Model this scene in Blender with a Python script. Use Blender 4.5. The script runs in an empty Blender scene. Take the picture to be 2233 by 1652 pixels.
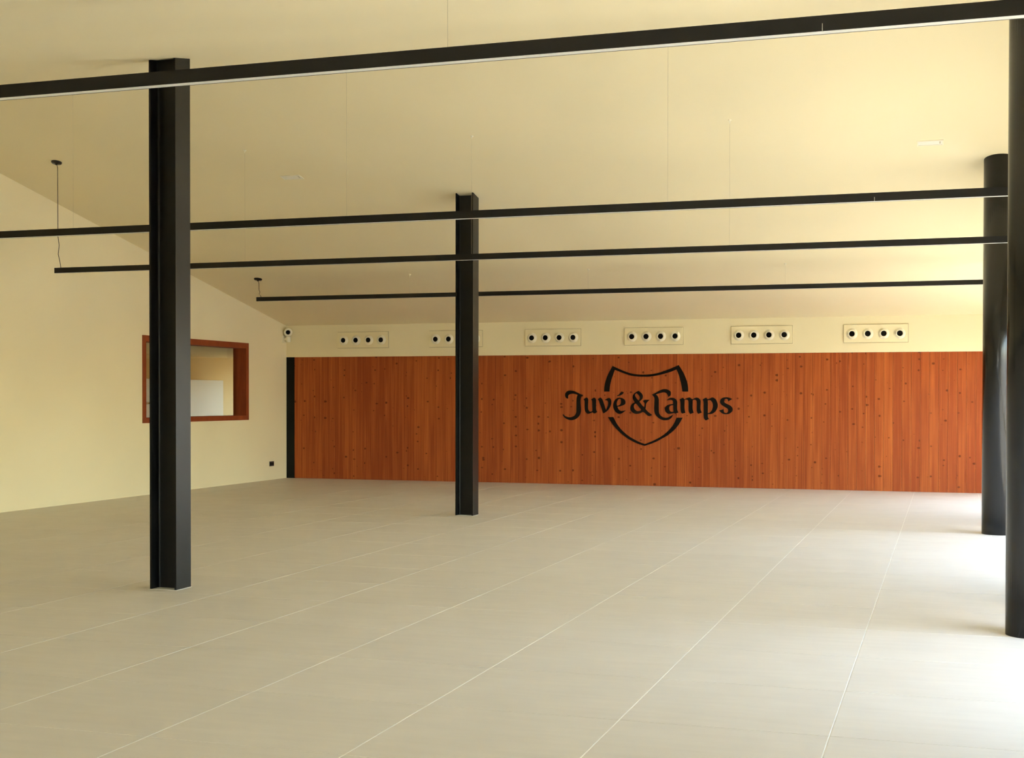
import bpy, bmesh, math, random
from mathutils import Vector, Matrix

random.seed(7)
scene = bpy.context.scene
C = scene.collection

# ------------------------------------------------------------------ camera
CAM_F, CAM_CY, FW, FH = 2921.75, 906.95, 2233.0, 1652.0
cd = bpy.data.cameras.new('camera')
cd.sensor_fit = 'HORIZONTAL'
cd.sensor_width = 36.0
cd.lens = 36.0 * CAM_F / FW
cd.shift_y = (CAM_CY - FH / 2) / FW
cd.clip_start, cd.clip_end = 0.05, 400
cam = bpy.data.objects.new('camera', cd)
C.objects.link(cam)
_r = Vector((0.951092, 0.308905, 0.001405))
_u = Vector((-0.005776, 0.013237, 0.999896))
_b = Vector((0.308854, -0.951001, 0.014374))
cam.matrix_world = Matrix(((_r.x, _u.x, _b.x, 0), (_r.y, _u.y, _b.y, 0), (_r.z, _u.z, _b.z, 1.6), (0, 0, 0, 1)))
scene.camera = cam

# ------------------------------------------------------------------ world, sun, exposure
SUN_AZ, SUN_EL = math.radians(132), math.radians(58)       # azimuth clockwise from +Y
world = bpy.data.worlds.new('sky')
scene.world = world
world.use_nodes = True
wt = world.node_tree
wt.nodes.clear()
sky = wt.nodes.new('ShaderNodeTexSky')
sky.sky_type = 'NISHITA'
sky.sun_disc = False
sky.sun_elevation = SUN_EL
sky.sun_rotation = SUN_AZ
sky.air_density, sky.dust_density, sky.ozone_density = 1.0, 1.0, 1.2
bg = wt.nodes.new('ShaderNodeBackground')
bg.inputs[1].default_value = 1.0
wo = wt.nodes.new('ShaderNodeOutputWorld')
wt.links.new(sky.outputs[0], bg.inputs[0])
wt.links.new(bg.outputs[0], wo.inputs[0])

sd = bpy.data.lights.new('sun', 'SUN')
sd.energy = 9.0
sd.angle = math.radians(0.6)
sd.color = (1.0, 0.94, 0.84)
sun = bpy.data.objects.new('sun', sd)
C.objects.link(sun)
sun_dir = Vector((math.sin(SUN_AZ) * math.cos(SUN_EL), math.cos(SUN_AZ) * math.cos(SUN_EL), math.sin(SUN_EL)))
sun.rotation_euler = sun_dir.to_track_quat('Z', 'Y').to_euler()
sun.location = (20, -20, 30)

vs = scene.view_settings
vs.view_transform = 'Standard'
vs.look = 'None'
vs.gamma = 1.0
vs.use_curve_mapping = False
vs.exposure = 1.18
try:
    scene.cycles.max_bounces = 7
    scene.cycles.diffuse_bounces = 6
    scene.cycles.transparent_max_bounces = 12
    scene.cycles.sample_clamp_indirect = 8.0
    scene.cycles.use_denoising = True
    scene.cycles.adaptive_threshold = 0.2
except Exception:
    pass

# ------------------------------------------------------------------ dimensions (metres)
XL, XR = -12.367, 1.80           # left wall face, right (glazed) wall face
YD, YN = 23.717, -3.2            # far wall face, wall behind the camera
SLOPE, Z_EAVE = 0.1993, 2.986
Y_RIDGE = 13.19
Z_RIDGE = Z_EAVE + SLOPE * (YD - Y_RIDGE)
Y_EAVE = 2 * Y_RIDGE - YD        # near eave
H_WOOD = 2.372

def ceil_z(y):
    if y < Y_EAVE:
        return Z_EAVE
    return Z_RIDGE - SLOPE * abs(y - Y_RIDGE)

# ------------------------------------------------------------------ helpers
def link(name, me, mat=None, parent=None):
    o = bpy.data.objects.new(name, me)
    C.objects.link(o)
    if mat is not None and not me.materials:
        me.materials.append(mat)
    if parent is not None:
        o.parent = parent
    return o

def obj(name, bm, mat, parent=None, smooth=False):
    bmesh.ops.recalc_face_normals(bm, faces=bm.faces[:])
    me = bpy.data.meshes.new(name)
    bm.to_mesh(me)
    bm.free()
    if smooth:
        for p in me.polygons:
            p.use_smooth = True
    return link(name, me, mat, parent)

def empty(name, loc=(0, 0, 0)):
    o = bpy.data.objects.new(name, None)
    o.empty_display_size = 0.1
    C.objects.link(o)
    o.location = loc
    return o

def tag(o, label, cat, group=None):
    o['label'] = label
    o['category'] = cat
    if group:
        o['group'] = group
    return o

def struct(o, label=None):
    o['kind'] = 'structure'
    if label:
        o['label'] = label
    return o

def box(bm, x0, x1, y0, y1, z0, z1):
    v = [bm.verts.new(p) for p in ((x0, y0, z0), (x1, y0, z0), (x1, y1, z0), (x0, y1, z0),
                                   (x0, y0, z1), (x1, y0, z1), (x1, y1, z1), (x0, y1, z1))]
    for f in ((0, 3, 2, 1), (4, 5, 6, 7), (0, 1, 5, 4), (1, 2, 6, 5), (2, 3, 7, 6), (3, 0, 4, 7)):
        bm.faces.new([v[i] for i in f])
    return v

def bbox(x0, x1, y0, y1, z0, z1, bevel=0.0, seg=2):
    bm = bmesh.new()
    box(bm, x0, x1, y0, y1, z0, z1)
    if bevel:
        bmesh.ops.bevel(bm, geom=bm.edges[:], offset=bevel, segments=seg, affect='EDGES', profile=0.7)
    return bm

def prism(bm, pts, axis, a, b):
    """extrude a polygon (2D points) along an axis between a and b"""
    def P(q, t):
        return {'x': (t, q[0], q[1]), 'y': (q[0], t, q[1]), 'z': (q[0], q[1], t)}[axis]
    va = [bm.verts.new(P(q, a)) for q in pts]
    vb = [bm.verts.new(P(q, b)) for q in pts]
    n = len(pts)
    bm.faces.new(va)
    bm.faces.new(vb[::-1])
    for i in range(n):
        bm.faces.new((va[i], va[(i + 1) % n], vb[(i + 1) % n], vb[i]))

def tube(bm, pts, r, n=8):
    rings = []
    for i, p in enumerate(pts):
        p = Vector(p)
        a = Vector(pts[max(i - 1, 0)])
        b = Vector(pts[min(i + 1, len(pts) - 1)])
        d = (b - a).normalized()
        s = d.orthogonal().normalized() if abs(d.z) < 0.9 else Vector((1, 0, 0)).cross(d).normalized()
        t = d.cross(s)
        rings.append([bm.verts.new(p + r * (math.cos(2 * math.pi * k / n) * s + math.sin(2 * math.pi * k / n) * t)) for k in range(n)])
    for a, b in zip(rings, rings[1:]):
        for k in range(n):
            bm.faces.new((a[k], a[(k + 1) % n], b[(k + 1) % n], b[k]))
    bm.faces.new(rings[0][::-1])
    bm.faces.new(rings[-1])

def lathe(bm, prof, n=24, mat=None, cap0=True, cap1=True):
    """profile of (radius, height) turned about Z, then moved by mat"""
    M = mat or Matrix()
    rings = []
    for r, z in prof:
        rings.append([bm.verts.new(M @ Vector((r * math.cos(2 * math.pi * k / n), r * math.sin(2 * math.pi * k / n), z))) for k in range(n)])
    for a, b in zip(rings, rings[1:]):
        for k in range(n):
            bm.faces.new((a[k], a[(k + 1) % n], b[(k + 1) % n], b[k]))
    if cap0:
        bm.faces.new(rings[0][::-1])
    if cap1:
        bm.faces.new(rings[-1])

# ------------------------------------------------------------------ materials
def new_mat(name):
    m = bpy.data.materials.new(name)
    m.use_nodes = True
    nt = m.node_tree
    nt.nodes.clear()
    out = nt.nodes.new('ShaderNodeOutputMaterial')
    b = nt.nodes.new('ShaderNodeBsdfPrincipled')
    nt.links.new(b.outputs[0], out.inputs[0])
    return m, nt, b, out

def N(nt, kind, **kw):
    n = nt.nodes.new(kind)
    for k, v in kw.items():
        if k.startswith('in_'):
            key = k[3:]
            key = int(key) if key.isdigit() else key.replace('_', ' ')
            n.inputs[key].default_value = v
        else:
            setattr(n, k, v)
    return n

def plain(name, col, rough=0.5, metal=0.0, var=0.06, scale=6.0, bump=0.0, bscale=300.0, spec=0.5, coat=0.0):
    """a paint, plastic or metal whose colour drifts a little over the surface"""
    m, nt, b, out = new_mat(name)
    tc = N(nt, 'ShaderNodeTexCoord')
    no = N(nt, 'ShaderNodeTexNoise', in_Scale=scale, in_Detail=0.0)
    nt.links.new(tc.outputs['Object'], no.inputs['Vector'])
    mr = N(nt, 'ShaderNodeMapRange')
    mr.inputs['From Min'].default_value, mr.inputs['From Max'].default_value = 0.3, 0.7
    mr.inputs['To Min'].default_value, mr.inputs['To Max'].default_value = 1 - var, 1 + var
    nt.links.new(no.outputs['Fac'], mr.inputs['Value'])
    mx = N(nt, 'ShaderNodeMix', data_type='RGBA', blend_type='MULTIPLY')
    mx.inputs['Factor'].default_value = 1.0
    mx.inputs[6].default_value = (*col, 1)
    nt.links.new(mr.outputs[0], mx.inputs[7])
    nt.links.new(mx.outputs[2], b.inputs['Base Color'])
    b.inputs['Roughness'].default_value = rough
    b.inputs['Metallic'].default_value = metal
    b.inputs['Specular IOR Level'].default_value = spec
    b.inputs['Coat Weight'].default_value = coat
    if bump:
        n2 = N(nt, 'ShaderNodeTexNoise', in_Scale=bscale, in_Detail=3.0)
        nt.links.new(tc.outputs['Object'], n2.inputs['Vector'])
        bp = N(nt, 'ShaderNodeBump', in_Strength=bump, in_Distance=0.002)
        nt.links.new(n2.outputs['Fac'], bp.inputs['Height'])
        nt.links.new(bp.outputs[0], b.inputs['Normal'])
    return m

M_WALL = plain('cream_wall_paint', (0.84, 0.74, 0.485), 0.75, var=0.02, scale=0.8, spec=0.3)
M_CEIL = plain('cream_ceiling_paint', (0.86, 0.755, 0.51), 0.8, var=0.02, scale=0.6, spec=0.25)
M_BLACK = plain('black_satin_steel_paint', (0.006, 0.006, 0.0058), 0.32, var=0.15, scale=3, bump=0.06, bscale=90, spec=0.3)
M_GAP_SHADE = plain('vent_gap_shade', (0.38, 0.30, 0.16), 0.8, var=0.05, scale=9)  # shade of the gap round each vent plate, painted as brown
M_GLOSS = plain('black_gloss_steel_paint', (0.006, 0.006, 0.0062), 0.2, var=0.15, scale=3, spec=0.5)
M_INNER = plain('ochre_wall_paint', (0.86, 0.645, 0.31), 0.75, var=0.02, scale=0.8, spec=0.3)
M_LAMP = plain('black_anodised_profile', (0.008, 0.007, 0.006), 0.42, var=0.08, scale=4, spec=0.3)
M_TRIM = plain('black_trim', (0.008, 0.009, 0.007), 0.6, var=0.1, scale=3, spec=0.15)
M_SIGN = plain('black_sign_paint', (0.009, 0.006, 0.004), 0.7, var=0.1, scale=3, spec=0.12)
M_DIFF = plain('opal_diffuser', (0.86, 0.85, 0.80), 0.35, var=0.02, scale=3)
M_WHITE = plain('white_plastic', (0.85, 0.79, 0.61), 0.35, var=0.03, scale=8)
M_GRILLE = plain('cream_vent_metal', (0.84, 0.74, 0.47), 0.5, var=0.02, scale=5)
M_PALE = plain('pale_lens', (0.86, 0.82, 0.72), 0.35, var=0.02, scale=20)
M_HOLE = plain('dark_duct', (0.006, 0.005, 0.004), 0.8, var=0.1, scale=9, spec=0.1)
M_WIRE = plain('steel_wire', (0.55, 0.48, 0.34), 0.35, metal=0.6, var=0.05, scale=30)
M_CABLE = plain('dark_cable', (0.05, 0.035, 0.02), 0.6, var=0.1, scale=30)
M_BRASS = plain('brass', (0.75, 0.52, 0.10), 0.3, metal=0.8, var=0.05, scale=30)
M_SOCKET = plain('black_socket_plastic', (0.015, 0.013, 0.012), 0.4, var=0.1, scale=30)
M_CABINET = plain('white_laminate', (0.86, 0.74, 0.52), 0.45, var=0.02, scale=2)
M_GROUT = plain('pale_grout', (0.88, 0.85, 0.76), 0.85, var=0.05, scale=14)
M_SEAL = plain('pale_sealant', (0.72, 0.70, 0.62), 0.6, var=0.05, scale=20)
M_TERRACE = plain('pale_terrace_paving', (0.62, 0.55, 0.44), 0.85, var=0.12, scale=0.7)
M_FRAME = plain('dark_window_frame', (0.03, 0.03, 0.03), 0.5, var=0.1, scale=4)
M_RENDER = plain('outside_render', (0.7, 0.64, 0.5), 0.85, var=0.05, scale=1)

def tile_mat():
    m, nt, b, out = new_mat('beige_porcelain_tile')
    tc = N(nt, 'ShaderNodeTexCoord')
    oi = N(nt, 'ShaderNodeObjectInfo')
    geo = N(nt, 'ShaderNodeNewGeometry')
    n1 = N(nt, 'ShaderNodeTexNoise', in_Scale=2.2, in_Detail=2.0, in_Roughness=0.6)
    nt.links.new(geo.outputs['Position'], n1.inputs['Vector'])
    mp = N(nt, 'ShaderNodeMapping')
    mp.inputs['Scale'].default_value = (1.2, 9.0, 1.0)          # faint drawn streaks across the tile
    nt.links.new(geo.outputs['Position'], mp.inputs['Vector'])
    n2 = N(nt, 'ShaderNodeTexNoise', in_Scale=1.6, in_Detail=2.0)
    nt.links.new(mp.outputs[0], n2.inputs['Vector'])
    ad = N(nt, 'ShaderNodeMath', operation='ADD')
    nt.links.new(n1.outputs['Fac'], ad.inputs[0])
    nt.links.new(n2.outputs['Fac'], ad.inputs[1])
    ad2 = N(nt, 'ShaderNodeMath', operation='MULTIPLY_ADD')
    nt.links.new(oi.outputs['Random'], ad2.inputs[0])
    ad2.inputs[1].default_value = 0.22
    nt.links.new(ad.outputs[0], ad2.inputs[2])
    cr = N(nt, 'ShaderNodeValToRGB')
    cr.color_ramp.elements[0].position = 0.35
    cr.color_ramp.elements[0].color = (*TILE_A, 1)
    cr.color_ramp.elements[1].position = 0.75
    cr.color_ramp.elements[1].color = (*TILE_B, 1)
    sc = N(nt, 'ShaderNodeMath', operation='MULTIPLY')
    sc.inputs[1].default_value = 0.5
    nt.links.new(ad2.outputs[0], sc.inputs[0])
    nt.links.new(sc.outputs[0], cr.inputs[0])
    nt.links.new(cr.outputs[0], b.inputs['Base Color'])
    b.inputs['Roughness'].default_value = 0.5
    b.inputs['Specular IOR Level'].default_value = 0.4
    return m
TILE_A, TILE_B = (0.655, 0.605, 0.525), (0.715, 0.665, 0.58)
M_TILE = tile_mat()

def wood_mat(name, dark, light, knots=True, per_board=0.15, gscale=(44.0, 44.0, 0.8)):
    """stained pine, grain along Z, small dark knots, a shade of its own for each board"""
    m, nt, b, out = new_mat(name)
    geo = N(nt, 'ShaderNodeNewGeometry')
    oi = N(nt, 'ShaderNodeObjectInfo')
    # every board is cut from another place in the log
    off = N(nt, 'ShaderNodeCombineXYZ')
    mo = N(nt, 'ShaderNodeMath', operation='MULTIPLY')
    mo.inputs[1].default_value = 37.0
    nt.links.new(oi.outputs['Random'], mo.inputs[0])
    nt.links.new(mo.outputs[0], off.inputs[2])
    add = N(nt, 'ShaderNodeVectorMath', operation='ADD')
    nt.links.new(geo.outputs['Position'], add.inputs[0])
    nt.links.new(off.outputs[0], add.inputs[1])
    mp = N(nt, 'ShaderNodeMapping')
    mp.inputs['Scale'].default_value = gscale
    nt.links.new(add.outputs[0], mp.inputs['Vector'])
    n1 = N(nt, 'ShaderNodeTexNoise', in_Scale=1.0, in_Detail=3.0, in_Roughness=0.55, in_Distortion=0.4)
    nt.links.new(mp.outputs[0], n1.inputs['Vector'])
    mp2 = N(nt, 'ShaderNodeMapping')
    mp2.inputs['Scale'].default_value = (9.0, 9.0, 0.6)
    nt.links.new(add.outputs[0], mp2.inputs['Vector'])
    n2 = N(nt, 'ShaderNodeTexNoise', in_Scale=1.0, in_Detail=3.0)
    nt.links.new(mp2.outputs[0], n2.inputs['Vector'])
    s1 = N(nt, 'ShaderNodeMath', operation='MULTIPLY_ADD')
    nt.links.new(n2.outputs['Fac'], s1.inputs[0])
    s1.inputs[1].default_value = 0.6
    nt.links.new(n1.outputs['Fac'], s1.inputs[2])
    s2 = N(nt, 'ShaderNodeMath', operation='MULTIPLY_ADD')
    nt.links.new(oi.outputs['Random'], s2.inputs[0])
    s2.inputs[1].default_value = per_board
    nt.links.new(s1.outputs[0], s2.inputs[2])
    cr = N(nt, 'ShaderNodeValToRGB')
    cr.color_ramp.elements[0].position = 0.62
    cr.color_ramp.elements[0].color = (*dark, 1)
    cr.color_ramp.elements[1].position = 1.0
    cr.color_ramp.elements[1].color = (*light, 1)
    sc = N(nt, 'ShaderNodeMapRange')
    sc.inputs['From Min'].default_value, sc.inputs['From Max'].default_value = 0.55, 1.4
    sc.inputs['To Min'].default_value, sc.inputs['To Max'].default_value = 0.5, 1.12
    nt.links.new(s2.outputs[0], sc.inputs['Value'])
    nt.links.new(sc.outputs[0], cr.inputs[0])
    col = cr.outputs[0]
    if knots:
        sx = N(nt, 'ShaderNodeSeparateXYZ')
        nt.links.new(add.outputs[0], sx.inputs[0])
        cx = N(nt, 'ShaderNodeCombineXYZ')
        nt.links.new(sx.outputs[0], cx.inputs[0])
        nt.links.new(sx.outputs[2], cx.inputs[1])
        mk = N(nt, 'ShaderNodeMapping')
        mk.inputs['Scale'].default_value = (4.6, 6.0, 1.0)
        nt.links.new(cx.outputs[0], mk.inputs['Vector'])
        vo = N(nt, 'ShaderNodeTexVoronoi', feature='F1', voronoi_dimensions='2D', in_Scale=1.0, in_Randomness=1.0)
        nt.links.new(mk.outputs[0], vo.inputs['Vector'])
        sepc = N(nt, 'ShaderNodeSeparateColor')
        nt.links.new(vo.outputs['Color'], sepc.inputs[0])
        # knot radius differs from cell to cell, and many cells have none
        rad = N(nt, 'ShaderNodeMapRange')
        rad.inputs['From Min'].default_value, rad.inputs['From Max'].default_value = 0.3, 1.0
        rad.inputs['To Min'].default_value, rad.inputs['To Max'].default_value = -0.01, 0.125
        nt.links.new(sepc.outputs[0], rad.inputs['Value'])
        sub = N(nt, 'ShaderNodeMath', operation='SUBTRACT')
        nt.links.new(rad.outputs[0], sub.inputs[0])
        # ragged outline
        rg = N(nt, 'ShaderNodeMath', operation='MULTIPLY_ADD')
        nt.links.new(n1.outputs['Fac'], rg.inputs[0])
        rg.inputs[1].default_value = -0.22
        nt.links.new(vo.outputs['Distance'], rg.inputs[2])
        rg2 = N(nt, 'ShaderNodeMath', operation='ADD')
        nt.links.new(rg.outputs[0], rg2.inputs[0])
        rg2.inputs[1].default_value = 0.11
        nt.links.new(rg2.outputs[0], sub.inputs[1])
        kf = N(nt, 'ShaderNodeMapRange')
        kf.inputs['From Min'].default_value, kf.inputs['From Max'].default_value = -0.012, 0.05
        kf.inputs['To Min'].default_value, kf.inputs['To Max'].default_value = 0.0, 0.8
        nt.links.new(sub.outputs[0], kf.inputs['Value'])
        mx = N(nt, 'ShaderNodeMix', data_type='RGBA')
        nt.links.new(kf.outputs[0], mx.inputs['Factor'])
        nt.links.new(col, mx.inputs[6])
        mx.inputs[7].default_value = (dark[0] * 0.30, dark[1] * 0.28, dark[2] * 0.35, 1)
        col = mx.outputs[2]
    nt.links.new(col, b.inputs['Base Color'])
    b.inputs['Roughness'].default_value = 0.65
    b.inputs['Specular IOR Level'].default_value = 0.12
    bp = N(nt, 'ShaderNodeBump', in_Strength=0.15, in_Distance=0.001)
    nt.links.new(n1.outputs['Fac'], bp.inputs['Height'])
    nt.links.new(bp.outputs[0], b.inputs['Normal'])
    return m
M_WOOD = wood_mat('stained_pine_board', (0.30, 0.061, 0.017), (0.50, 0.134, 0.030))
M_WFRAME = wood_mat('stained_window_wood', (0.24, 0.05, 0.016), (0.33, 0.075, 0.022), knots=False, per_board=0.1, gscale=(30.0, 3.0, 3.0))

def glass_mat():
    m = bpy.data.materials.new('window_glass')
    m.use_nodes = True
    nt = m.node_tree
    nt.nodes.clear()
    out = nt.nodes.new('ShaderNodeOutputMaterial')
    tr = N(nt, 'ShaderNodeBsdfTransparent')
    tr.inputs[0].default_value = (0.95, 0.97, 0.95, 1)
    gl = N(nt, 'ShaderNodeBsdfGlossy', in_Roughness=0.01)
    lw = N(nt, 'ShaderNodeLayerWeight', in_Blend=0.5)          # Schlick from the facing term, same from both sides
    pw = N(nt, 'ShaderNodeMath', operation='POWER')
    pw.inputs[1].default_value = 5.0
    nt.links.new(lw.outputs['Facing'], pw.inputs[0])
    fr = N(nt, 'ShaderNodeMath', operation='MULTIPLY_ADD')
    nt.links.new(pw.outputs[0], fr.inputs[0])
    fr.inputs[1].default_value, fr.inputs[2].default_value = 0.96, 0.04
    mx = N(nt, 'ShaderNodeMixShader')
    nt.links.new(fr.outputs[0], mx.inputs[0])
    nt.links.new(tr.outputs[0], mx.inputs[1])
    nt.links.new(gl.outputs[0], mx.inputs[2])
    nt.links.new(mx.outputs[0], out.inputs[0])
    return m
M_GLASS = glass_mat()

# ================================================================== SETTING
# ------------------------------------------------------------------ floor: screed with tiles on it
TP, TJ, X_J, Y_J = 1.017, 0.0062, -0.520, 7.480          # pitch, joint, one known joint line each way
floor = struct(obj('floor', bbox(XL - 0.25, XR + 0.3, YN - 0.2, YD + 0.25, -0.20, -0.0015), M_GROUT),
               'beige porcelain tiled floor with pale joints')

def tile_mesh(w, d):
    bm = bmesh.new()
    b = 0.0008
    z0, z1, z2 = -0.0015, -b * 0.6, 0.0
    rings = []
    for ins, z in ((0, z0), (0, z1), (b, z2)):
        rings.append([bm.verts.new(p) for p in ((ins, ins, z), (w - ins, ins, z), (w - ins, d - ins, z), (ins, d - ins, z))])
    for a, c in zip(rings, rings[1:]):
        for k in range(4):
            bm.faces.new((a[k], a[(k + 1) % 4], c[(k + 1) % 4], c[k]))
    bm.faces.new(rings[-1])
    bmesh.ops.recalc_face_normals(bm, faces=bm.faces[:])
    me = bpy.data.meshes.new('tile')
    bm.to_mesh(me)
    bm.free()
    me.materials.append(M_TILE)
    return me

def spans(lo, hi, j, p):
    k = math.ceil((lo - j) / p)
    edges = [lo]
    while j + k * p < hi - 0.02:
        if j + k * p > lo + 0.02:
            edges.append(j + k * p)
        k += 1
    edges.append(hi)
    return [(a + TJ / 2, b - TJ / 2) for a, b in zip(edges, edges[1:])]

tile_cache = {}
rest = bmesh.new()
for (x0, x1) in spans(XL + 0.001, XR - 0.001, X_J, TP):
    for (y0, y1) in spans(YN, YD - 0.001, Y_J, TP):
        if y1 < 3.5:
            box(rest, x0, x1, y0, y1, -0.0015, 0.0)
            continue
        key = (round(x1 - x0, 3), round(y1 - y0, 3))
        if key not in tile_cache:
            tile_cache[key] = tile_mesh(x1 - x0, y1 - y0)
        t = link('tile', tile_cache[key], None, floor)
        t.location = (x0, y0, 0)
r_ = obj('tile_field', rest, M_TILE, floor)
r_['kind'] = 'stuff'

# ------------------------------------------------------------------ ceiling: two slopes and a flat strip behind
bm = bmesh.new()
prof = [(YN - 0.2, Z_EAVE), (Y_EAVE, Z_EAVE), (Y_RIDGE, Z_RIDGE), (YD + 0.25, ceil_z(YD + 0.25)),
        (YD + 0.25, ceil_z(YD + 0.25) + 0.3), (Y_RIDGE, Z_RIDGE + 0.3), (Y_EAVE, Z_EAVE + 0.3), (YN - 0.2, Z_EAVE + 0.3)]
prism(bm, prof, 'x', XL - 0.25, XR + 0.3)
ceiling = struct(obj('ceiling', bm, M_CEIL), 'smooth cream pitched ceiling')

# ------------------------------------------------------------------ left wall with the inner window opening
WY0, WY1, WZ0, WZ1 = 18.743, 22.198, 1.166, 2.590
WT = 0.25
bm = bmesh.new()
def wall_strip(bm, x0, x1, y0, y1, z0):
    ys = [y0] + [y for y in (Y_EAVE, Y_RIDGE) if y0 < y < y1] + [y1]
    pts = [(y0, z0), (y1, z0)] + [(y, ceil_z(y)) for y in reversed(ys)]
    prism(bm, pts, 'x', x0, x1)
wall_strip(bm, XL - WT, XL, YN - 0.2, WY0, -0.2)
wall_strip(bm, XL - WT, XL, WY1, YD + 0.25, -0.2)
box(bm, XL - WT, XL, WY0, WY1, -0.2, WZ0)
wall_strip(bm, XL - WT, XL, WY0, WY1, WZ1)
wall_left = struct(obj('wall_left', bm, M_WALL), 'plain cream wall with the wooden framed window')

# wooden window: deep lining, pane set back in it
win = empty('window_1', (XL, (WY0 + WY1) / 2, WZ0))
struct(win, 'internal window in a deep reddish wooden frame')
def wpart(name, x0, x1, y0, y1, z0, z1, mat, bev=0.0):
    o = obj(name, bbox(x0 - win.location.x, x1 - win.location.x, y0 - win.location.y, y1 - win.location.y,
                       z0 - win.location.z, z1 - win.location.z, bev), mat, win)
    return o
FB, FT = 0.085, 0.10                               # face widths
XO, XI = XL + 0.012, XL - WT - 0.012
wpart('frame_sill', XI, XO, WY0, WY1, WZ0, WZ0 + FB, M_WFRAME, 0.003)
wpart('frame_head', XI, XO, WY0, WY1, WZ1 - FT, WZ1, M_WFRAME, 0.003)
wpart('frame_jamb', XI, XO, WY0, WY0 + 0.10, WZ0 + FB, WZ1 - FT, M_WFRAME, 0.003)
wpart('frame_jamb', XI, XO, WY1 - 0.10, WY1, WZ0 + FB, WZ1 - FT, M_WFRAME, 0.003)
wpart('pane', XI + 0.07, XI + 0.078, WY0 + 0.10, WY1 - 0.10, WZ0 + FB, WZ1 - FT, M_GLASS)

def portal(loc, rot, sx, sy):
    ''' tells the sampler where the sky comes in; gives off no light of its own '''
    ld = bpy.data.lights.new('daylight_portal', 'AREA')
    ld.shape = 'RECTANGLE'
    ld.size, ld.size_y = sx, sy
    ld.cycles.is_portal = True
    lo = bpy.data.objects.new('daylight_portal', ld)
    C.objects.link(lo)
    lo.location = loc
    lo.rotation_euler = rot

# ------------------------------------------------------------------ room behind that window
BX0, BY0, BY1, BZ = -17.0, 16.0, 32.0, 2.545
bm = bmesh.new()
box(bm, BX0 - 0.2, BX0, BY0 - 0.2, BY1, -0.2, BZ + 0.2)                # back
box(bm, BX0, XL - WT, BY0 - 0.2, BY0, -0.2, BZ + 0.2)                  # near end
box(bm, XL - WT, XL - WT + 0.2, YD + 0.25, BY1, -0.2, BZ + 0.2)        # side past the hall
box(bm, BX0 - 0.2, XL - WT + 0.2, BY1, BY1 + 0.2, -0.2, 0.2)             # far end, out of view, with an opening added to light this room
box(bm, BX0 - 0.2, XL - WT + 0.2, BY1, BY1 + 0.2, 2.3, BZ + 0.2)
box(bm, BX0 - 0.2, -16.7, BY1, BY1 + 0.2, 0.2, 2.3)
box(bm, -12.9, XL - WT + 0.2, BY1, BY1 + 0.2, 0.2, 2.3)
wall_inner = struct(obj('wall_inner', bm, M_INNER), 'wall of the room seen through the window')
bm = bmesh.new()
box(bm, BX0, XL - WT, BY0, BY1, BZ, BZ + 0.2)
struct(obj('ceiling_inner', bm, M_INNER))
bm = bmesh.new()
box(bm, BX0, XL - WT, BY0, BY1, -0.2, 0.0)
struct(obj('floor_inner', bm, M_TILE))
portal((-14.8, BY1 + 0.21, 1.25), (math.radians(-90), 0, 0), 3.8, 2.1)

# ------------------------------------------------------------------ far wall: cream bulkhead above, boards below
bm = bmesh.new()
box(bm, XL - 0.25, XR + 0.3, YD + 0.02, YD + 0.25, -0.2, Z_EAVE + 0.02)
box(bm, XL, XR, YD - 0.012, YD + 0.02, H_WOOD, Z_EAVE + 0.005)
wall_far = struct(obj('wall_back', bm, M_WALL), 'far wall, cream above and knotty stained boards below')
PX0 = -12.197
n_boards = 94
bw = (XR - PX0) / n_boards
bm = bmesh.new()
box(bm, 0.0008, bw - 0.0008, 0, 0.02, 0.0, H_WOOD - 0.001)
bmesh.ops.bevel(bm, geom=[e for e in bm.edges if abs(e.verts[0].co.z - e.verts[1].co.z) > 1 and e.verts[0].co.y < 0.01],
                offset=0.0016, segments=1, affect='EDGES')
bmesh.ops.recalc_face_normals(bm, faces=bm.faces[:])
plank_me = bpy.data.meshes.new('plank')
bm.to_mesh(plank_me)
bm.free()
plank_me.materials.append(M_WOOD)
for i in range(n_boards):
    o = link('plank', plank_me, None, wall_far)
    o.location = (PX0 + i * bw, YD, 0)
struct(obj('trim_1', bbox(XL, PX0 - 0.002, YD - 0.01, YD + 0.02, 0.0, H_WOOD, 0.002), M_TRIM), 'black upright trim between the corner and the boards')

# ------------------------------------------------------------------ wall behind the camera
bm = bmesh.new()
DX0, DX1, DH = -4.2, 1.2, 2.45                     # wide glazed entrance
box(bm, XL - 0.25, DX0, YN - 0.2, YN, -0.2, Z_EAVE)
box(bm, DX1, XR + 0.3, YN - 0.2, YN, -0.2, Z_EAVE)
box(bm, DX0, DX1, YN - 0.2, YN, DH, Z_EAVE)
struct(obj('wall_front', bm, M_WALL))
dr_ = struct(empty('door_1', (DX0, YN - 0.1, 0)), 'wide glazed entrance behind the camera')
fb = bmesh.new()
nd = 4
for k in range(nd + 1):
    x = k * (DX1 - DX0 - 0.06) / nd
    box(fb, x, x + 0.06, -0.03, 0.03, 0.06, DH - 0.06)
box(fb, 0, DX1 - DX0, -0.03, 0.03, 0, 0.06)
box(fb, 0, DX1 - DX0, -0.03, 0.03, DH - 0.06, DH)
obj('frame', fb, M_FRAME, dr_)
for k in range(nd):
    w_ = (DX1 - DX0 - 0.06) / nd
    obj('pane', bbox(k * w_ + 0.06, (k + 1) * w_, -0.004, 0.004, 0.06, DH - 0.06), M_GLASS, dr_)
portal(((DX0 + DX1) / 2, YN - 0.22, DH / 2), (math.radians(90), 0, 0), DX1 - DX0, DH)

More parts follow.
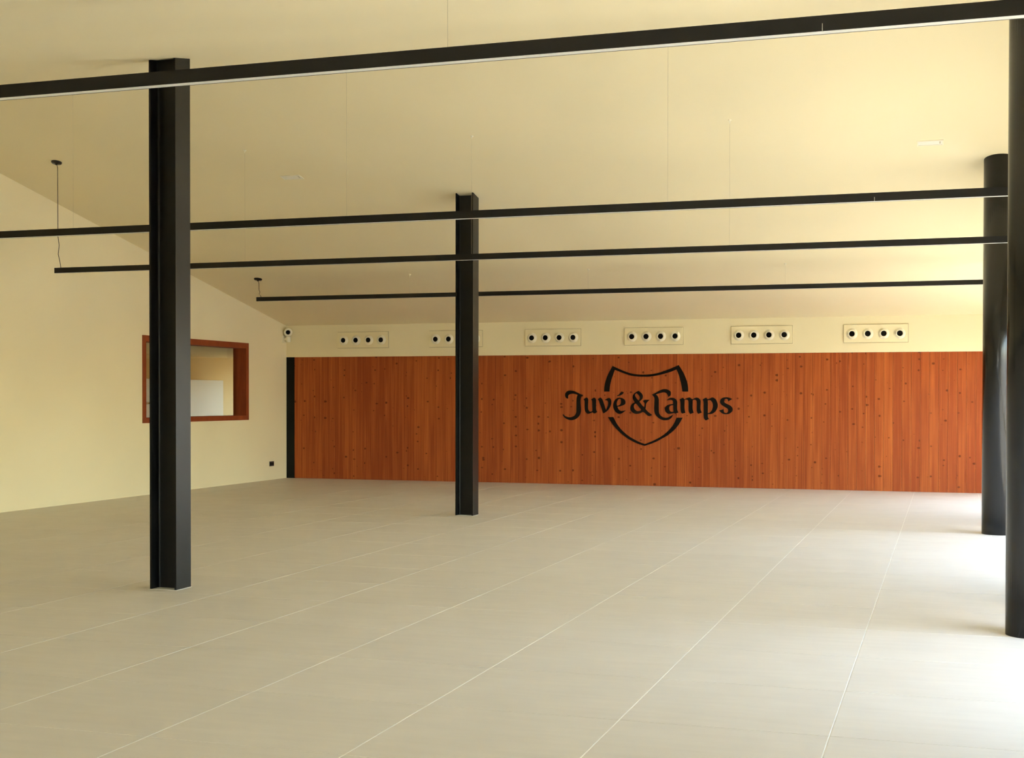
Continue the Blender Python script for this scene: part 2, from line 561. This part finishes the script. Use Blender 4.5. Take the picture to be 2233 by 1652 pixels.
# ------------------------------------------------------------------ right wall: glazed bays between piers
WINS = [(6.0, 9.9), (11.7, 17.0), (18.6, 22.7)]
WH = 2.62
bm = bmesh.new()
edges = [YN - 0.2] + [y for w in WINS for y in w] + [YD + 0.25]
for a, b in zip(edges[0::2], edges[1::2]):
    wall_strip(bm, XR, XR + 0.3, a, b, -0.2)
for a, b in WINS:
    wall_strip(bm, XR, XR + 0.3, a, b, WH)
    box(bm, XR, XR + 0.3, a, b, -0.2, -0.001)
struct(obj('wall_right', bm, M_WALL), 'wall with tall glazed openings')
for i, (a, b) in enumerate(WINS):
    wi = struct(empty('window_%d' % (i + 2), (XR + 0.15, a, 0)), 'tall daylight window')
    n = round((b - a) / 1.4)
    fb = bmesh.new()
    fw = 0.05
    box(fb, -0.03, 0.03, 0, b - a, 0.0, fw)
    box(fb, -0.03, 0.03, 0, b - a, WH - fw, WH)
    for k in range(n + 1):
        y = k * (b - a - fw) / n
        box(fb, -0.03, 0.03, y, y + fw, fw, WH - fw)
    obj('frame', fb, M_FRAME, wi)
    for k in range(n):
        y0 = k * (b - a - fw) / n + fw
        y1 = (k + 1) * (b - a - fw) / n
        obj('pane', bbox(-0.004, 0.004, y0, y1, fw, WH - fw), M_GLASS, wi)
    portal((XR + 0.32, (a + b) / 2, WH / 2), (0, math.radians(90), 0), WH, b - a)

# ground outside
struct(obj('ground_outside', bbox(XR + 0.3, 60, -50, 80, -0.3, -0.06), M_TERRACE), 'pale paved terrace outside')
struct(obj('ground_entrance', bbox(-40, XR + 0.3, -50, YN - 0.2, -0.3, -0.06), M_TERRACE), 'pale paving before the entrance')

# ================================================================== THINGS
# ------------------------------------------------------------------ rolled H columns
def h_column(x0, y0, w, d, label):
    tf, tw, r = 0.017, 0.010, 0.018
    y1, x1 = y0 + d, x0 + w
    ym = (y0 + y1) / 2
    pts = [(x0, y0), (x0 + tf, y0)]
    pts += [(x0 + tf + r - r * math.cos(math.radians(t)), ym - tw / 2 - r + r * math.sin(math.radians(t))) for t in (0, 22.5, 45, 67.5, 90)]
    pts += [(x1 - tf - r + r * math.cos(math.radians(t)), ym - tw / 2 - r + r * math.sin(math.radians(t))) for t in (90, 67.5, 45, 22.5, 0)]
    pts += [(x1 - tf, y0), (x1, y0), (x1, y1), (x1 - tf, y1)]
    pts += [(x1 - tf - r + r * math.cos(math.radians(t)), ym + tw / 2 + r - r * math.sin(math.radians(t))) for t in (0, 22.5, 45, 67.5, 90)]
    pts += [(x0 + tf + r - r * math.cos(math.radians(t)), ym + tw / 2 + r - r * math.sin(math.radians(t))) for t in (90, 67.5, 45, 22.5, 0)]
    pts += [(x0 + tf, y1), (x0, y1)]
    bm = bmesh.new()
    cx, cy = (x0 + x1) / 2, ym
    pts = [(a - cx, b - cy) for a, b in pts]
    lo = [bm.verts.new((a, b, 0.0)) for a, b in pts]
    hi = [bm.verts.new((a, b, ceil_z(b + cy) + 0.004)) for a, b in pts]
    n = len(pts)
    for i in range(n):
        bm.faces.new((lo[i], lo[(i + 1) % n], hi[(i + 1) % n], hi[i]))
    bm.faces.new(lo[::-1])
    bm.faces.new(hi)
    o = obj('steel_column', bm, M_BLACK)
    o.location = (cx, cy, 0)
    tag(o, label, 'column', 'H-section steel columns')
    # pale sealant bead round the foot
    sb = bmesh.new()
    g = 0.006
    q = [(a + g * (1 if a > 0 else -1), b + g * (1 if b > 0 else -1)) for a, b in
         ((x0 - cx, y0 - cy), (x1 - cx, y0 - cy), (x1 - cx, y1 - cy), (x0 - cx, y1 - cy))]
    prism(sb, q, 'z', 0.0, 0.003)
    obj('sealant_bead', sb, M_SEAL, o)
    return o

h_column(-6.288, 9.635, 0.250, 0.225, 'black H-section steel column nearest the camera, in front of the wooden framed window')
h_column(-6.305, 16.943, 0.250, 0.225, 'black H-section steel column in mid-hall, standing before the wooden wall left of the emblem')

# ------------------------------------------------------------------ round columns
def round_column(x, y, r, label):
    bm = bmesh.new()
    n = 48
    lo = [bm.verts.new((r * math.cos(2 * math.pi * k / n), r * math.sin(2 * math.pi * k / n), 0)) for k in range(n)]
    hi = [bm.verts.new((v.co.x, v.co.y, ceil_z(y + v.co.y) + 0.004)) for v in lo]
    for k in range(n):
        f = bm.faces.new((lo[k], lo[(k + 1) % n], hi[(k + 1) % n], hi[k]))
        f.smooth = True
    bm.faces.new(lo[::-1])
    bm.faces.new(hi)
    o = obj('round_column', bm, M_GLOSS)
    o.location = (x, y, 0)
    tag(o, label, 'column', 'round steel columns')
    return o
round_column(0.570, 16.70, 0.178, 'black round steel column at the right end of the wooden wall')
round_column(0.560, 9.660, 0.178, 'black round steel column cut by the right edge of the picture')

# ------------------------------------------------------------------ linear pendant lamps
LW, LH, ZB = 0.062, 0.070, 3.232
HX = [-8.450, -5.410, -2.335, 0.700]
LX0, LX1 = -11.272, 0.800
def linear_lamp(y, label, joint):
    root = empty('linear_pendant_lamp', (LX0, y, ZB))
    tag(root, label, 'pendant lamp', 'black linear pendant lamps')
    L = LX1 - LX0
    # channel profile: two sides, a top and end caps
    bm = bmesh.new()
    t = 0.004
    prism(bm, [(0, 0), (t, 0), (t, LH - t), (LW - t, LH - t), (LW - t, 0), (LW, 0), (LW, LH), (0, LH)], 'x', 0, L)
    obj('housing', bm, M_LAMP, root)
    for x in (-0.004, L):
        obj('end_cap', bbox(x, x + 0.004, 0, LW, 0, LH), M_LAMP, root)
    obj('diffuser', bbox(0.001, L - 0.001, t + 0.0003, LW - t - 0.0003, 0.001, 0.006), M_DIFF, root)
    for hx in HX:
        zc = ceil_z(y + LW / 2) - ZB
        w = bmesh.new()
        tube(w, [(hx - LX0, LW / 2, LH - 0.001), (hx - LX0, LW / 2, zc - 0.01)], 0.0009, 6)
        obj('suspension_wire', w, M_WIRE, root)
        h = bmesh.new()
        a = math.atan(SLOPE) * (-1 if y > Y_RIDGE else 1)
        Mx = Matrix.Translation((hx - LX0, LW / 2, zc + 0.002)) @ Matrix.Rotation(math.pi + a, 4, 'X')
        lathe(h, [(0.022, 0), (0.022, 0.006), (0.014, 0.012), (0.006, 0.016), (0.004, 0.040)], 16, Mx)
        obj('ceiling_hook', h, M_WHITE, root, True)
    # feed at the left end: rose and drooping cable
    zc = ceil_z(y + LW / 2) - ZB
    a = math.atan(SLOPE) * (-1 if y > Y_RIDGE else 1)
    Mx = Matrix.Translation((0.015, LW / 2, zc + 0.002)) @ Matrix.Rotation(math.pi + a, 4, 'X')
    h = bmesh.new()
    lathe(h, [(0.070, 0), (0.070, 0.012), (0.062, 0.024), (0.020, 0.028), (0.010, 0.045)], 24, Mx)
    obj('ceiling_rose', h, M_BLACK, root, True)
    w = bmesh.new()
    H = zc - LH
    k = min(H * 0.28, 0.3)
    pts = [(0.015, LW / 2, zc - 0.02), (0.030, LW / 2, zc - 0.08)]
    pts += [(0.032, LW / 2, LH + k * 1.4), (0.050, LW / 2, LH + k), (0.035, LW / 2, LH + k * 0.6), (0.060, LW / 2, LH + k * 0.3), (0.075, LW / 2, LH - 0.002)]
    tube(w, pts, 0.0045, 6)
    obj('power_cable', w, M_CABLE, root)
    if joint:
        obj('joint_plate', bbox(joint - LX0 - 0.0015, joint - LX0 + 0.0015, -0.0012, 0.0, 0.001, 0.034), M_SEAL, root)
    return root
linear_lamp(6.131, 'longest-looking black linear pendant lamp, nearest the camera, crossing the top of the picture', -0.539)
linear_lamp(11.556, 'black linear pendant lamp second from the camera, reaching the left edge behind the near column', -0.585)
linear_lamp(15.054, 'black linear pendant lamp third from the camera, left end hanging on a long dark cable', None)
linear_lamp(20.516, 'black linear pendant lamp nearest the wooden wall, passing behind the mid-hall column', None)

# ------------------------------------------------------------------ air diffusers on the bulkhead
BY = YD - 0.012
vent_x = [(-11.248, -10.196), (-9.335, -8.290), (-7.432, -6.386), (-5.553, -4.489), (-3.630, -2.570), (-1.707, -0.624)]
order = ['nearest the left corner', 'half hidden by the mid-hall column', 'just right of the mid-hall column',
         'above the emblem on the boards', 'second from the right', 'nearest the round columns']
plate_me = nozzle_me = hole_me = None
for (x0, x1), where in zip(vent_x, order):
    xc = (x0 + x1) / 2
    root = empty('air_diffuser', (xc, BY, 2.540))
    tag(root, 'cream wall air diffuser with four round black nozzles, ' + where, 'air vent', 'air diffusers above the wooden wall')
    if plate_me is None:
        p = obj('face_plate', bbox(-0.53, 0.53, -0.026, -0.002, 0, 0.305, 0.003), M_GRILLE, root)
        plate_me = p.data
        p = obj('gap_shade', bbox(-0.536, 0.536, -0.003, 0.0, -0.006, 0.311), M_GAP_SHADE, root)  # thin brown rim behind the plate, drawn in place of its shadow line
        gap_shade_me = p.data
    else:
        link('face_plate', plate_me, None, root)
        link('gap_shade', gap_shade_me, None, root)
    for k in range(4):
        nx, nz = -0.395 + k * 0.2635, 0.148
        if nozzle_me is None:
            nb = bmesh.new()
            Mx = Matrix.Rotation(math.radians(90), 4, 'X')
            lathe(nb, [(0.094, 0.0), (0.094, 0.004), (0.088, 0.010), (0.080, 0.013), (0.077, 0.018), (0.072, 0.028), (0.064, 0.036), (0.055, 0.040),
                       (0.050, 0.038), (0.047, 0.030), (0.045, 0.010)], 32, Mx, cap0=False, cap1=False)
            o = obj('nozzle', nb, M_WHITE, root, True)
            nozzle_me = o.data
        else:
            o = link('nozzle', nozzle_me, None, root)
        o.location = (nx, -0.0255, nz)
        if hole_me is None:
            hb = bmesh.new()
            lathe(hb, [(0.049, 0.001), (0.049, 0.031)], 32, Mx)
            q = obj('nozzle_opening', hb, M_HOLE, o)
            hole_me = q.data
        else:
            link('nozzle_opening', hole_me, None, o)

# ------------------------------------------------------------------ emblem and lettering on the boards
LOGO = {
    'letter_j': [
        "-1142,166 -1157,171 -1179,177 -1200,185 -1227,198 -1254,212 -1281,224 -1308,235 -1334,242 -1361,246 -1389,248 -1415,245 -1437,238 -1456,227 -1470,214 -1480,199 -1486,181 -1487,164 -1485,148 -1480,134 -1474,122 -1464,112 -1450,104 -1437,98 -1431,104 -1425,110 -1427,116 -1429,125 -1430,138 -1428,151 -1421,162 -1411,172 -1397,179 -1379,185 -1358,189 -1334,190 -1312,188 -1290,183 -1264,176 -1245,168 -1249,161 -1255,149 -1260,135 -1265,117 -1268,93 -1269,65 -1270,44 -1270,20 -1270,-5 -1270,-34 -1270,-65 -1270,-91 -1270,-116 -1271,-134 -1274,-154 -1280,-173 -1289,-191 -1302,-208 -1319,-221 -1338,-232 -1358,-239 -1378,-243 -1401,-243 -1423,-241 -1444,-237 -1464,-230 -1480,-223 -1495,-213 -1511,-198 -1523,-184 -1526,-191 -1529,-198 -1525,-210 -1518,-224 -1508,-236 -1495,-248 -1479,-260 -1459,-272 -1437,-281 -1414,-289 -1392,-293 -1369,-295 -1347,-294 -1324,-290 -1302,-283 -1280,-273 -1259,-259 -1239,-242 -1222,-223 -1208,-203 -1198,-182 -1190,-160 -1186,-136 -1184,-112 -1184,-91 -1185,-69 -1188,-42 -1191,-13 -1193,14 -1194,39 -1194,64 -1192,86 -1189,105 -1183,121 -1178,132 -1170,143 -1155,156",
    ],
    'letter_u': [
        "-1133,89 -1121,97 -1106,107 -1091,115 -1080,121 -1069,115 -1057,106 -1050,95 -1046,80 -1046,61 -1047,39 -1049,19 -1050,-4 -1051,-32 -1051,-60 -1049,-86 -1043,-107 -1034,-122 -1023,-132 -1012,-136 -999,-136 -982,-132 -969,-126 -969,-112 -969,-90 -969,-70 -970,-48 -970,-25 -971,-2 -971,21 -972,39 -973,57 -975,67 -984,75 -993,82 -983,91 -968,102 -949,112 -933,119 -922,112 -911,102 -904,92 -900,76 -899,50 -899,18 -900,-4 -901,-26 -901,-46 -901,-72 -899,-94 -895,-111 -890,-124 -883,-133 -877,-139 -886,-148 -899,-158 -917,-165 -932,-169 -943,-165 -954,-159 -962,-153 -967,-148 -980,-155 -999,-163 -1022,-172 -1046,-176 -1064,-172 -1079,-161 -1093,-147 -1104,-129 -1109,-107 -1113,-82 -1114,-54 -1115,-26 -1114,4 -1113,30 -1114,51 -1115,65 -1124,77",
    ],
    'letter_v': [
        "-868,87 -859,95 -846,104 -832,114 -820,121 -810,116 -798,106 -787,94 -778,79 -770,59 -762,36 -753,11 -744,-16 -735,-45 -727,-72 -718,-92 -711,-106 -704,-91 -696,-71 -688,-53 -680,-33 -675,-9 -672,14 -672,31 -675,44 -681,57 -687,66 -711,70 -736,74 -725,83 -709,94 -687,105 -665,113 -650,113 -639,107 -629,95 -621,79 -616,63 -614,45 -615,24 -619,2 -625,-22 -634,-45 -644,-63 -656,-80 -668,-97 -682,-114 -699,-130 -718,-144 -740,-157 -757,-166 -763,-160 -771,-149 -777,-132 -784,-110 -792,-84 -802,-55 -809,-36 -817,-17 -824,1 -831,21 -838,41 -844,57 -851,69 -855,74 -862,81",
    ],
    'letter_e': [
        "-343,-112 -361,-126 -384,-143 -401,-155 -419,-164 -438,-172 -458,-175 -478,-173 -497,-165 -518,-152 -537,-135 -553,-115 -566,-92 -574,-67 -579,-41 -579,-15 -575,10 -569,35 -559,58 -548,75 -533,90 -517,102 -498,111 -479,116 -459,118 -439,117 -419,114 -401,106 -384,96 -370,85 -360,71 -354,57 -351,41 -353,21 -356,5 -365,-3 -380,-12 -398,-21 -419,-28 -438,-35 -458,-41 -482,-44 -500,-46 -498,-54 -493,-66 -486,-81 -476,-96 -463,-108 -449,-118 -435,-122 -419,-124 -402,-122 -384,-119 -361,-115",
        "-441,96 -438,84 -434,66 -434,49 -434,32 -438,15 -441,2 -456,-10 -476,-23 -493,-29 -507,-31 -511,-15 -515,6 -513,26 -509,45 -501,63 -491,79 -480,90 -467,96 -453,97",
    ],
    'accent': [
        "-511,153 -495,162 -476,173 -464,184 -455,195 -445,207 -437,218 -429,225 -424,229 -414,226 -402,223 -392,220 -385,218 -386,210 -390,199 -400,187 -415,176 -434,166 -454,158 -477,152 -494,147 -503,150",
    ],
    'ampersand': [
        "-106,240 -87,226 -65,208 -50,191 -39,174 -32,157 -30,140 -32,120 -38,101 -48,88 -60,76 -79,61 -95,50 -82,32 -64,8 -51,-9 -37,-25 -25,-39 -13,-50 -6,-56 0,-45 5,-30 7,-13 7,4 6,14 1,25 -16,44 -32,61 -13,70 5,79 24,80 48,80 75,80 96,80 84,71 70,59 59,49 48,38 39,26 31,12 28,-4 27,-22 25,-39 24,-56 20,-70 16,-79 30,-97 49,-120 70,-139 92,-158 117,-175 135,-187 134,-193 127,-200 107,-207 84,-211 66,-206 49,-196 34,-182 19,-166 3,-154 -12,-145 -25,-141 -33,-139 -46,-146 -64,-154 -80,-161 -98,-167 -122,-172 -146,-174 -169,-172 -190,-165 -211,-154 -229,-140 -243,-124 -253,-106 -258,-88 -260,-70 -258,-53 -253,-36 -245,-18 -234,-1 -219,12 -203,22 -190,30 -180,35 -188,49 -199,67 -208,82 -215,97 -218,111 -219,127 -217,144 -213,161 -204,176 -193,191 -177,204 -160,216 -145,226 -130,233 -116,238",
        "-156,197 -166,189 -173,178 -176,168 -175,157 -169,142 -160,127 -150,111 -138,97 -127,84 -117,74 -109,67 -103,67 -96,78 -91,93 -87,108 -86,123 -89,136 -95,148 -105,161 -117,174 -128,185 -139,193 -148,197",
        "-164,12 -178,4 -190,-10 -197,-24 -199,-40 -196,-57 -190,-74 -181,-90 -168,-103 -154,-115 -138,-123 -123,-125 -107,-124 -91,-121 -77,-116 -66,-107 -60,-99 -69,-88 -81,-73 -96,-57 -112,-39 -128,-19 -142,-1 -154,9",
    ],
    'letter_c': [
        "134,176 153,183 178,193 198,204 221,216 237,226 255,237 272,246 298,258 324,267 346,272 367,274 388,273 409,269 432,260 452,248 467,237 476,225 480,208 480,191 479,175 474,161 464,151 453,142 441,138 431,135 431,145 429,157 424,170 416,183 406,195 393,206 377,213 358,216 337,215 315,210 295,204 272,197 250,190 225,183 208,177 219,169 234,157 244,141 253,123 259,106 262,85 263,66 262,43 262,21 262,0 261,-21 261,-42 261,-64 262,-86 262,-106 263,-129 265,-148 272,-168 282,-186 296,-202 312,-216 331,-227 351,-235 372,-239 394,-241 416,-238 437,-232 453,-224 471,-213 489,-203 509,-192 524,-184 516,-201 505,-223 492,-241 475,-257 455,-270 433,-279 410,-283 385,-285 360,-285 334,-281 308,-273 282,-260 266,-250 250,-238 235,-225 216,-204 200,-182 190,-160 183,-136 180,-117 179,-97 178,-76 178,-56 179,-34 180,-13 181,9 182,31 183,51 184,74 184,93 182,112 178,127 170,138 160,148 146,164",
    ],
    'letter_a': [
        "405,70 418,83 435,98 454,109 473,117 491,120 508,119 525,116 542,111 558,101 572,90 583,78 591,64 596,47 598,27 597,4 596,-20 595,-43 596,-66 597,-88 600,-109 610,-130 619,-146 606,-150 590,-155 573,-162 560,-168 551,-161 543,-153 527,-158 504,-163 479,-168 453,-171 432,-168 414,-160 399,-147 386,-131 377,-110 373,-88 375,-69 382,-50 394,-34 410,-21 428,-11 448,-4 468,1 487,4 506,5 521,5 522,23 523,43 521,55 516,64 507,72 495,77 478,80 461,81 445,79 431,76 416,72",
        "525,-16 510,-16 491,-18 474,-24 461,-33 454,-46 450,-63 451,-82 455,-101 463,-115 474,-126 489,-132 504,-134 520,-132 532,-128 530,-108 527,-84 526,-61 525,-41 525,-26",
    ],
    'letter_m': [
        "640,84 651,92 666,103 684,112 700,120 707,111 717,101 724,93 734,91 751,100 772,111 794,120 814,124 830,120 844,111 857,99 870,91 883,97 899,107 920,116 941,122 959,121 975,116 991,105 1005,91 1013,78 1018,61 1018,44 1017,23 1016,2 1015,-19 1014,-41 1014,-61 1015,-83 1018,-102 1029,-126 1039,-144 1027,-149 1010,-155 993,-162 980,-168 970,-159 959,-145 953,-129 948,-107 948,-87 948,-63 948,-40 949,-18 949,4 949,23 948,47 944,65 935,75 925,80 912,83 899,84 886,81 876,78 875,54 875,23 874,2 874,-20 873,-40 874,-65 875,-86 880,-107 885,-124 890,-138 894,-147 882,-151 866,-156 851,-163 839,-169 828,-160 815,-145 808,-127 804,-103 803,-84 802,-62 802,-40 802,-18 802,3 802,23 801,47 797,65 790,76 780,82 768,85 755,86 741,85 729,84 729,68 728,45 728,23 727,1 727,-21 726,-41 727,-65 728,-87 732,-107 737,-125 742,-139 747,-148 734,-152 717,-157 701,-161 688,-165 679,-156 668,-142 663,-126 660,-104 658,-85 657,-63 657,-41 657,-19 657,3 656,22 654,47 652,65 646,74",
    ],
    'letter_p': [
        "1053,86 1069,97 1088,110 1105,117 1118,122 1125,111 1135,99 1144,94 1156,94 1169,99 1185,108 1204,117 1223,125 1240,123 1256,116 1272,106 1286,91 1299,72 1309,49 1317,27 1322,3 1323,-22 1320,-47 1313,-68 1303,-89 1290,-111 1274,-131 1256,-146 1236,-158 1216,-166 1194,-171 1169,-172 1148,-171 1147,-185 1146,-203 1148,-220 1153,-236 1162,-250 1170,-259 1159,-262 1144,-268 1130,-275 1119,-282 1108,-278 1094,-270 1084,-256 1077,-237 1074,-213 1072,-186 1072,-167 1072,-146 1072,-123 1072,-96 1071,-67 1071,-39 1071,-16 1071,5 1071,24 1068,49 1065,66 1059,76",
        "1145,74 1157,77 1173,78 1188,76 1202,70 1214,57 1223,41 1231,23 1236,3 1238,-18 1238,-39 1234,-60 1228,-81 1219,-100 1207,-118 1193,-135 1178,-148 1160,-153 1146,-154 1146,-136 1147,-109 1147,-81 1147,-53 1148,-25 1148,3 1147,30 1146,56",
    ],
    'letter_s': [
        "1579,96 1562,88 1541,77 1523,64 1510,54 1508,65 1504,79 1499,90 1491,98 1477,102 1461,102 1448,95 1439,83 1434,69 1435,54 1441,41 1453,29 1471,18 1491,8 1512,-2 1533,-13 1551,-24 1566,-38 1578,-53 1585,-71 1587,-90 1583,-108 1575,-124 1562,-138 1547,-150 1529,-161 1509,-168 1488,-171 1465,-172 1442,-170 1420,-164 1400,-155 1384,-143 1370,-130 1357,-116 1347,-105 1365,-101 1387,-95 1409,-87 1427,-80 1426,-95 1427,-113 1432,-129 1442,-142 1456,-149 1471,-151 1484,-149 1496,-142 1504,-129 1508,-113 1509,-96 1504,-79 1492,-69 1475,-59 1454,-47 1433,-34 1413,-22 1395,-9 1381,5 1370,20 1364,37 1363,54 1367,71 1374,87 1384,101 1399,112 1418,120 1441,125 1466,127 1491,127 1512,123 1532,117 1558,106",
    ],
    'shield_top': [
        "-748,228 -748,247 -747,276 -745,306 -740,337 -734,370 -726,403 -716,438 -704,474 -691,508 -677,538 -662,567 -646,597 -626,632 -606,669 -592,694 -572,685 -542,671 -508,656 -470,639 -428,621 -386,603 -345,588 -305,574 -264,562 -224,552 -184,545 -143,539 -100,536 -56,534 -14,534 24,534 61,535 99,538 138,543 178,549 219,556 261,567 304,579 346,593 388,607 429,623 473,640 526,662 582,685 621,702 635,682 654,653 674,621 694,586 715,548 733,510 748,475 760,440 771,408 779,377 785,349 789,320 792,286 793,252 793,228 763,228 720,228 690,228 687,249 684,279 678,312 671,350 662,391 652,430 643,466 633,500 622,533 608,568 592,601 581,625 554,613 514,597 473,581 432,568 389,556 346,545 304,534 261,524 219,516 178,509 138,503 99,499 61,497 25,496 -14,497 -56,497 -100,499 -143,502 -183,507 -224,513 -264,521 -306,534 -348,549 -386,563 -417,573 -443,583 -470,593 -500,604 -529,615 -550,623 -559,599 -572,564 -584,530 -595,500 -605,470 -615,440 -623,412 -631,383 -637,351 -643,308 -647,261 -650,228 -679,228 -719,228",
    ],
    'shield_point': [
        "-678,-235 -647,-234 -605,-234 -575,-234 -561,-262 -541,-301 -521,-338 -501,-368 -481,-396 -459,-423 -435,-450 -410,-476 -383,-501 -354,-526 -323,-551 -291,-574 -257,-597 -220,-617 -185,-636 -151,-654 -118,-670 -86,-684 -51,-697 -16,-708 8,-716 32,-708 66,-696 102,-681 139,-665 177,-648 215,-628 253,-608 292,-587 327,-564 359,-542 388,-519 417,-493 446,-465 474,-434 499,-404 519,-377 535,-350 550,-323 565,-292 578,-260 587,-238 619,-238 663,-238 695,-237 681,-264 660,-301 640,-337 621,-366 601,-392 580,-418 557,-444 533,-469 506,-493 478,-516 447,-539 417,-560 388,-578 359,-595 327,-612 291,-633 253,-654 215,-673 179,-688 145,-702 110,-715 72,-728 35,-740 8,-749 -15,-744 -50,-735 -86,-724 -123,-711 -161,-695 -200,-678 -238,-659 -276,-638 -314,-616 -353,-589 -392,-560 -429,-531 -461,-502 -492,-472 -520,-443 -547,-415 -572,-388 -597,-357 -627,-315 -657,-268",
    ],
}

emblem = empty('wall_emblem', (-5.19, YD, 1.47))
tag(emblem, 'black shield outline crossed by flourished black lettering, mounted on the wooden boards', 'wall sign')
for name, contours in LOGO.items():
    cu = bpy.data.curves.new(name, 'CURVE')
    cu.dimensions = '2D'
    cu.fill_mode = 'BOTH'
    cu.extrude = 0.004
    for s in contours:
        pts = [tuple(int(v) / 1000.0 for v in q.split(',')) for q in s.split()]
        sp = cu.splines.new('POLY')
        sp.points.add(len(pts) - 1)
        for p_, q in zip(sp.points, pts):
            p_.co = (q[0], q[1], 0, 1)
        sp.use_cyclic_u = True
    tmp = bpy.data.objects.new(name, cu)
    C.objects.link(tmp)
    bpy.context.view_layer.update()
    me = bpy.data.meshes.new_from_object(tmp.evaluated_get(bpy.context.evaluated_depsgraph_get()))
    bpy.data.objects.remove(tmp)
    bpy.data.curves.remove(cu)
    me.materials.clear()
    me.materials.append(M_SIGN)
    me.transform(Matrix.Translation((0, -0.0045, 0)) @ Matrix.Rotation(math.radians(90), 4, 'X'))
    part = 'letter' if name.startswith('letter') else {'accent': 'accent_mark'}.get(name, name)
    me.name = part
    link(part, me, None, emblem)

# ------------------------------------------------------------------ security camera in the far left corner
root = empty('security_camera', (XL + 0.10, 23.60, 2.66))
tag(root, 'small white security camera on a wall bracket in the far left corner', 'security camera')
def rootbox(name, dx, dy, dz, c, mat, bev):
    return obj(name, bbox(c[0] - dx / 2, c[0] + dx / 2, c[1] - dy / 2, c[1] + dy / 2, c[2] - dz / 2, c[2] + dz / 2, bev, 3), mat, root)
bb = bmesh.new()
lathe(bb, [(0.030, 0.0), (0.042, 0.012), (0.046, 0.05), (0.050, 0.10), (0.050, 0.115)], 20)
obj('bracket', bb, M_WHITE, root, True)
rootbox('wall_plate', 0.02, 0.10, 0.14, (-0.09, 0, 0.06), M_WHITE, 0.004)
rootbox('wall_arm', 0.08, 0.04, 0.05, (-0.05, 0, 0.06), M_WHITE, 0.004)
ax = Vector((0.42, -0.90, -0.04)).normalized()
Mx = Matrix.Translation((0.0, -0.01, 0.195)) @ ax.to_track_quat('Z', 'Y').to_matrix().to_4x4()
bb = bmesh.new()
lathe(bb, [(0.050, -0.09), (0.072, -0.07), (0.082, -0.03), (0.082, 0.035), (0.074, 0.055), (0.050, 0.062), (0.044, 0.052)], 28, Mx)
hd = obj('camera_head', bb, M_WHITE, root, True)
bb = bmesh.new()
lathe(bb, [(0.043, 0.045), (0.043, 0.060), (0.030, 0.066)], 24, Mx)
obj('lens', bb, M_HOLE, hd, True)

# ------------------------------------------------------------------ socket on the left wall
root = empty('wall_socket', (XL, 23.09, 0.262))
tag(root, 'small black double socket low on the left wall near the corner', 'socket')
obj('cover_plate', bbox(0.0, 0.010, -0.085, 0.085, 0, 0.09, 0.003), M_SOCKET, root)
for s in (-0.042, 0.042):
    bb = bmesh.new()
    lathe(bb, [(0.024, 0.0), (0.024, 0.0035), (0.020, 0.0035), (0.019, 0.001)], 20,
          Matrix.Translation((0.010, s, 0.045)) @ Matrix.Rotation(math.radians(90), 4, 'Y'))
    obj('outlet', bb, M_HOLE, root)

# ------------------------------------------------------------------ emergency lights in the ceiling
def emergency(x, y, label):
    root = empty('emergency_light', (x, y, ceil_z(y)))
    root.rotation_euler = (-math.atan(SLOPE), 0, 0)
    tag(root, label, 'emergency light', 'recessed emergency lights')
    fb = bmesh.new()
    w, d, t = 0.145, 0.075, 0.014
    for x0, x1, y0, y1 in ((-w, w, -d, -d + t), (-w, w, d - t, d), (-w, -w + t, -d + t, d - t), (w - t, w, -d + t, d - t)):
        box(fb, x0, x1, y0, y1, -0.008, 0.001)
    obj('frame', fb, M_WHITE, root)
    obj('lens', bbox(-w + t, w - t, -d + t, d - t, -0.004, 0.001), M_PALE, root)
    obj('test_button', bbox(w - 0.045, w - 0.030, -0.03, 0.03, -0.006, -0.003), M_WIRE, root)
emergency(-0.202, 16.075, 'white recessed emergency light in the ceiling near the round columns')
emergency(-8.295, 16.060, 'faint recessed emergency light in the ceiling between the two H-columns')

# ------------------------------------------------------------------ cabinet in the room behind the window
CX, CY0, CY1, CH = -16.45, 24.6, 28.32, 1.984
root = empty('cabinet', (CX, CY0, 0))
tag(root, 'wide white cabinet with a small brass knob, seen through the wooden framed window', 'cabinet')
obj('carcass', bbox(-0.50, -0.02, 0, CY1 - CY0, 0.0, CH, 0.004), M_CABINET, root)
seam = 1.90
for i, (a, b) in enumerate(((0.002, seam - 0.002), (seam + 0.002, CY1 - CY0 - 0.002))):
    dr = obj('door', bbox(-0.02, 0.0, a, b, 0.05, CH - 0.004, 0.004), M_CABINET, root)
    if i == 0:
        kb = bmesh.new()
        lathe(kb, [(0.018, 0.0), (0.014, 0.012), (0.020, 0.022), (0.045, 0.034), (0.048, 0.048), (0.034, 0.062), (0.012, 0.066)], 20,
              Matrix.Translation((0.0, 25.19 - CY0, 1.450)) @ Matrix.Rotation(math.radians(90), 4, 'Y'))
        obj('knob', kb, M_BRASS, dr, True)
